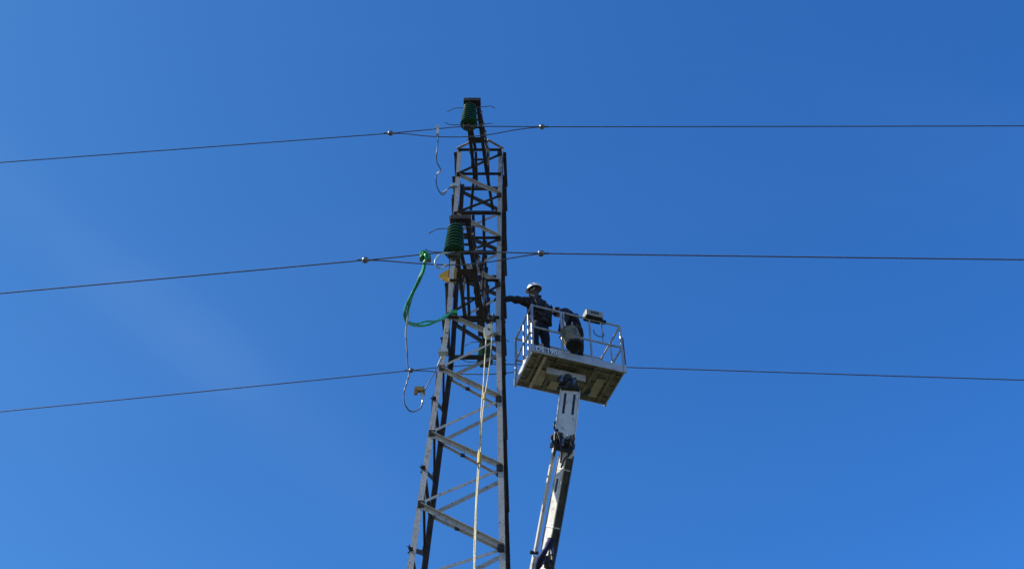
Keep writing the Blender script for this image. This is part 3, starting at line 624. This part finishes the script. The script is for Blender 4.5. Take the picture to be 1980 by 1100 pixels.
def hand(nodes, edges, key, wrist, d, curl, side, tag_):
    """palm and five fingers; d: pointing direction, curl: direction the fingers bend to, side: direction of the thumb"""
    d, curl, side = V(d).normalized(), V(curl).normalized(), V(side).normalized()
    nodes[tag_+'palm'] = (wrist+d*.045, (.034, .020)); nodes[tag_+'kn'] = (wrist+d*.085, (.036, .018))
    edges += [(key, tag_+'palm'), (tag_+'palm', tag_+'kn')]
    for i, (off, ln) in enumerate(((.030, .072), (.010, .082), (-.011, .076), (-.030, .058))):
        b = wrist+d*.10+side*off; f = f'{tag_}f{i}'
        nodes[f+'a'] = (b, .0105); nodes[f+'b'] = (b+d*ln*.45+curl*ln*.15, .0095); nodes[f+'c'] = (b+d*ln*.65+curl*ln*.55, .0085)
        edges += [(tag_+'kn', f+'a'), (f+'a', f+'b'), (f+'b', f+'c')]
    nodes[tag_+'t1'] = (wrist+d*.04+side*.045+curl*.01, .012); nodes[tag_+'t2'] = (wrist+d*.075+side*.062+curl*.03, .010)
    edges += [(tag_+'palm', tag_+'t1'), (tag_+'t1', tag_+'t2')]
def person(label, J, face, up, helmet=True, gaiter=True, loops=True):
    """J: joints. face: direction the face looks, up: crown direction"""
    face, up = V(face).normalized(), V(up).normalized(); face = (face-up*face.dot(up)).normalized(); lat = up.cross(face).normalized()   # lat = the person's left
    t = thing('person', ((J['la'].x+J['ra'].x)/2, (J['la'].y+J['ra'].y)/2, min(J['la'].z, J['ra'].z)-.08), label, 'person')
    nk, hd = J['neck'], J['head']
    nodes = {'pel': (J['pel'], .10), 'sp': (J['sp'], .10), 'ch': (J['ch'], (.13, .10)), 'neck': (nk, .055)}
    edges = [('pel', 'sp'), ('sp', 'ch'), ('ch', 'neck')]
    nodes['jaw'] = (nk+(hd-nk)*.55+face*.03, (.062, .068)); nodes['hd'] = (hd+face*.012, (.075, .090)); nodes['cr'] = (hd+up*.075-face*.01, (.060, .075))
    edges += [('neck', 'jaw'), ('jaw', 'hd'), ('hd', 'cr')]
    for s in 'lr':
        nodes[s+'s'] = (J[s+'s'], .062); nodes[s+'e'] = (J[s+'e'], .043); nodes[s+'w'] = (J[s+'w'], .028)
        edges += [('ch', s+'s'), (s+'s', s+'e'), (s+'e', s+'w')]
        hv = J[s+'h']; hand(nodes, edges, s+'w', J[s+'w'], hv[0], hv[1], hv[2], s)
        nodes[s+'hip'] = (J[s+'hip'], .075); nodes[s+'k'] = (J[s+'k'], .058); nodes[s+'a'] = (J[s+'a'], .04)
        nodes[s+'to'] = (J[s+'a']+J[s+'f']*.17+V((0,0,-.04)), .034)
        edges += [('pel', s+'hip'), (s+'hip', s+'k'), (s+'k', s+'a'), (s+'a', s+'to')]
    body = skin_mesh('body', nodes, edges, SKIN, t, 0, 2)
    # face features fused onto the head: nose, ears, brow, mouth
    fm = MB(); fm.ball(hd+face*.098-up*.012, .016, 8, (1,1,1.4)); fm.ball(hd+lat*.078-up*.01, .022, 8, (1,1,1.4)); fm.ball(hd-lat*.078-up*.01, .022, 8, (1,1,1.4)); fm.ball(hd+face*.088-up*.06, .018, 8, (1,1,.5))
    bm = bmesh.new(); bm.from_mesh(body.data); tmp = bpy.data.meshes.new('t'); tmp.from_pydata(fm.v, [], fm.f); bm.from_mesh(tmp); bm.to_mesh(body.data); bm.free()
    em = MB(); em.ball(hd+face*.086+lat*.032+up*.012, .011, 8); em.ball(hd+face*.086-lat*.032+up*.012, .011, 8); em.build('eyes', DARK, t)
    hm = MB(); hm.ball(hd-face*.02+up*.03, .098, 14); hr = hm.build('hair', HAIR, t, smooth=True)
    # jacket
    jn = {'pel': (J['pel']+(J['sp']-J['pel'])*-.25, (.205, .175)), 'sp': (J['sp'], (.200, .170)), 'ch': (J['ch'], (.215, .170)), 'nb': (nk-(nk-J['ch'])*.25, (.11, .09)), 'nt': (nk+(hd-nk)*.12, .072)}
    je = [('pel', 'sp'), ('sp', 'ch'), ('ch', 'nb'), ('nb', 'nt')]
    for s in 'lr':
        jn[s+'s'] = (J[s+'s'], .102); jn[s+'m'] = ((J[s+'s']+J[s+'e'])/2, .086); jn[s+'e'] = (J[s+'e'], .076); jn[s+'n'] = ((J[s+'e']+J[s+'w'])/2, .068); jn[s+'w'] = (J[s+'e']+(J[s+'w']-J[s+'e'])*.93, .046)
        je += [('ch', s+'s'), (s+'s', s+'m'), (s+'m', s+'e'), (s+'e', s+'n'), (s+'n', s+'w')]
    jk = skin_mesh('jacket', jn, je, CLOTH, t, 1, 2); crumple(jk, .022, 11)
    tn = {'w': (J['pel']+(J['sp']-J['pel'])*.2, (.158, .128)), 'pel': (J['pel'], (.168, .14))}; te = [('w', 'pel')]
    for s in 'lr':
        tn[s+'hip'] = (J[s+'hip'], .115); tn[s+'m'] = ((J[s+'hip']+J[s+'k'])/2, .100); tn[s+'k'] = (J[s+'k'], .080); tn[s+'n'] = ((J[s+'k']+J[s+'a'])/2, .076); tn[s+'a'] = (J[s+'a']+(J[s+'k']-J[s+'a'])*.08, .066)
        te += [('pel', s+'hip'), (s+'hip', s+'m'), (s+'m', s+'k'), (s+'k', s+'n'), (s+'n', s+'a')]
    tr = skin_mesh('trousers', tn, te, CLOTH2, t, 1, 2); crumple(tr, .018, 12)
    for s in 'lr':
        f = J[s+'f']; a = J[s+'a']
        bn = {'a': (a+V((0,0,.06)), .062), 'h': (a+V((0,0,-.03))-f*.02, .052), 'm': (a+f*.10+V((0,0,-.045)), (.050, .040)), 't': (a+f*.20+V((0,0,-.052)), (.045, .034))}
        skin_mesh('boot', bn, [('a', 'h'), ('h', 'm'), ('m', 't')], BOOT, t, 1, 2)
        gn, ge = {s+'w': (J[s+'e']+(J[s+'w']-J[s+'e'])*.85, .040), 'x': (J[s+'w'], .036)}, [(s+'w', 'x')]
        hv = J[s+'h']; hand(gn, ge, 'x', J[s+'w'], hv[0], hv[1], hv[2], s); gn = {k: (v[0], tuple(q+.004 for q in v[1]) if isinstance(v[1], tuple) else v[1]+.004) for k, v in gn.items()}
        skin_mesh('glove', gn, ge, GLOVE, t, 1, 1)
    # harness
    hh = MB(); ax = (J['ch']-J['sp']).normalized(); l2 = (J['ls']-J['rs']).normalized(); fr = l2.cross(ax).normalized()
    for sg in ((-1, 1) if loops else ()):
        ring_ = []
        for i in range(17):
            a = 2*math.pi*i/16
            ring_.append(J['ch']*.6+J['sp']*.4+l2*(sg*.105+.03*math.cos(a)*sg)+ax*(.235*math.cos(a))+fr*(.158*math.sin(a)))
        hh.tube(ring_, .014, 6, cap=False)
    bl = []
    for i in range(25):
        a = 2*math.pi*i/24; bl.append(J['pel']+ax*.06+l2*.18*math.cos(a)+fr*.155*math.sin(a))
    hh.tube(bl, .022, 6, cap=False); hh.build('harness', HARN, t, smooth=True)
    if gaiter:
        skin_mesh('neck_gaiter', {'a': (nk-(nk-J['ch'])*.12, .092), 'b': (nk+(hd-nk)*.3+face*.012, (.082, .085)), 'c': (nk+(hd-nk)*.62+face*.028, (.078, .084))}, [('a', 'b'), ('b', 'c')], GAITER, t, 1, 2)
    if helmet:
        q = MB(); seg = 28; hx = hd+up*.045-face*.008; vs = []; fs = []; rows = 9
        for i in range(rows):
            th = (math.pi/2)*i/(rows-1)
            for k in range(seg):
                a = 2*math.pi*k/seg; vs.append(hx+face*(.142*math.cos(a)*math.cos(th))+lat*(.122*math.sin(a)*math.cos(th))+up*(.135*math.sin(th)+.0))
        for i in range(rows-1):
            for k in range(seg): k2 = (k+1) % seg; fs.append((i*seg+k, i*seg+k2, (i+1)*seg+k2, (i+1)*seg+k))
        o = len(vs)                                       # brim, longer over the face
        for k in range(seg):
            a = 2*math.pi*k/seg; ext = .006+.032*max(0, math.cos(a))**2
            vs.append(hx+face*((.142+ext)*math.cos(a))+lat*((.122+.005)*math.sin(a))-up*(.012+.012*max(0, math.cos(a))))
            fs.append((o+k, o+(k+1) % seg, (k+1) % seg, k))
        q.add(vs, fs); he = q.build('helmet', HELM, t, smooth=True); so_ = he.modifiers.new('thick', 'SOLIDIFY'); so_.thickness = .004
        rg = MB()
        for sg in (-1, 0, 1): rg.tube([hx+face*(.134*math.cos(b))+lat*sg*.03+up*(.136*math.sin(b)) for b in [math.pi*j/10 for j in range(1, 10)]], .006, 6)
        o2 = rg.build('ridge', HELM, None, smooth=True); o2.parent = he
    return t
f1 = V((-.75, .55, 0))
P1 = dict(pel=V((.500, 13.50, 15.14)), sp=V((.490, 13.47, 15.34)), ch=V((.475, 13.42, 15.56)), neck=V((.455, 13.40, 15.74)), head=V((.425, 13.39, 15.93)),
  ls=V((.315, 13.34, 15.57)), le=V((.06, 13.20, 15.50)), lw=V((-.19, 13.07, 15.385)), lh=((-.9,-.1,-.2), (.1,.5,-.3), (.1,.2,1)),
  rs=V((.64, 13.50, 15.55)), re=V((.68, 13.50, 15.28)), rw=V((.52, 13.30, 15.18)), rh=((-.7,-.6,.1), (0,0,-1), (-.3,.9,0)),
  lhip=V((.43, 13.44, 15.08)), lk=V((.41, 13.40, 14.74)), la=V((.42, 13.46, 14.36)), lf=V((-.75,.3,0)).normalized(),
  rhip=V((.58, 13.54, 15.08)), rk=V((.61, 13.52, 14.74)), ra=V((.64, 13.58, 14.36)), rf=V((-.6,.6,0)).normalized())
person('person in dark work clothes and white hard hat, one arm stretched towards the pylon', P1, (-.85, .1, -.35), (-.15, -.05, 1))
P2 = dict(pel=V((1.19, 13.78, 15.12)), sp=V((1.17, 13.78, 15.36)), ch=V((1.08, 13.72, 15.57)), neck=V((.96, 13.65, 15.62)), head=V((.875, 13.62, 15.57)),
  ls=V((1.00, 13.56, 15.53)), le=V((.97, 13.46, 15.24)), lw=V((.90, 13.42, 15.02)), lh=((-.3,-.2,-.9), (.6,.4,-.3), (-.5,.8,0)),
  rs=V((1.08, 13.88, 15.57)), re=V((1.04, 13.90, 15.27)), rw=V((.93, 13.76, 15.08)), rh=((-.3,-.5,-.8), (.6,-.3,-.3), (-.5,-.8,0)),
  lhip=V((1.14, 13.70, 15.04)), lk=V((1.12, 13.66, 14.70)), la=V((1.13, 13.70, 14.36)), lf=V((-.8,-.2,0)).normalized(),
  rhip=V((1.24, 13.86, 15.04)), rk=V((1.24, 13.88, 14.70)), ra=V((1.26, 13.92, 14.36)), rf=V((-.8,.2,0)).normalized())
person('person in dark work clothes bent forward over the rail beside the khaki bag', P2, (-.55, -.2, -.8), (-.85, -.1, .15), helmet=False, gaiter=False, loops=False)
S.render.resolution_x = 1024; S.render.resolution_y = 568
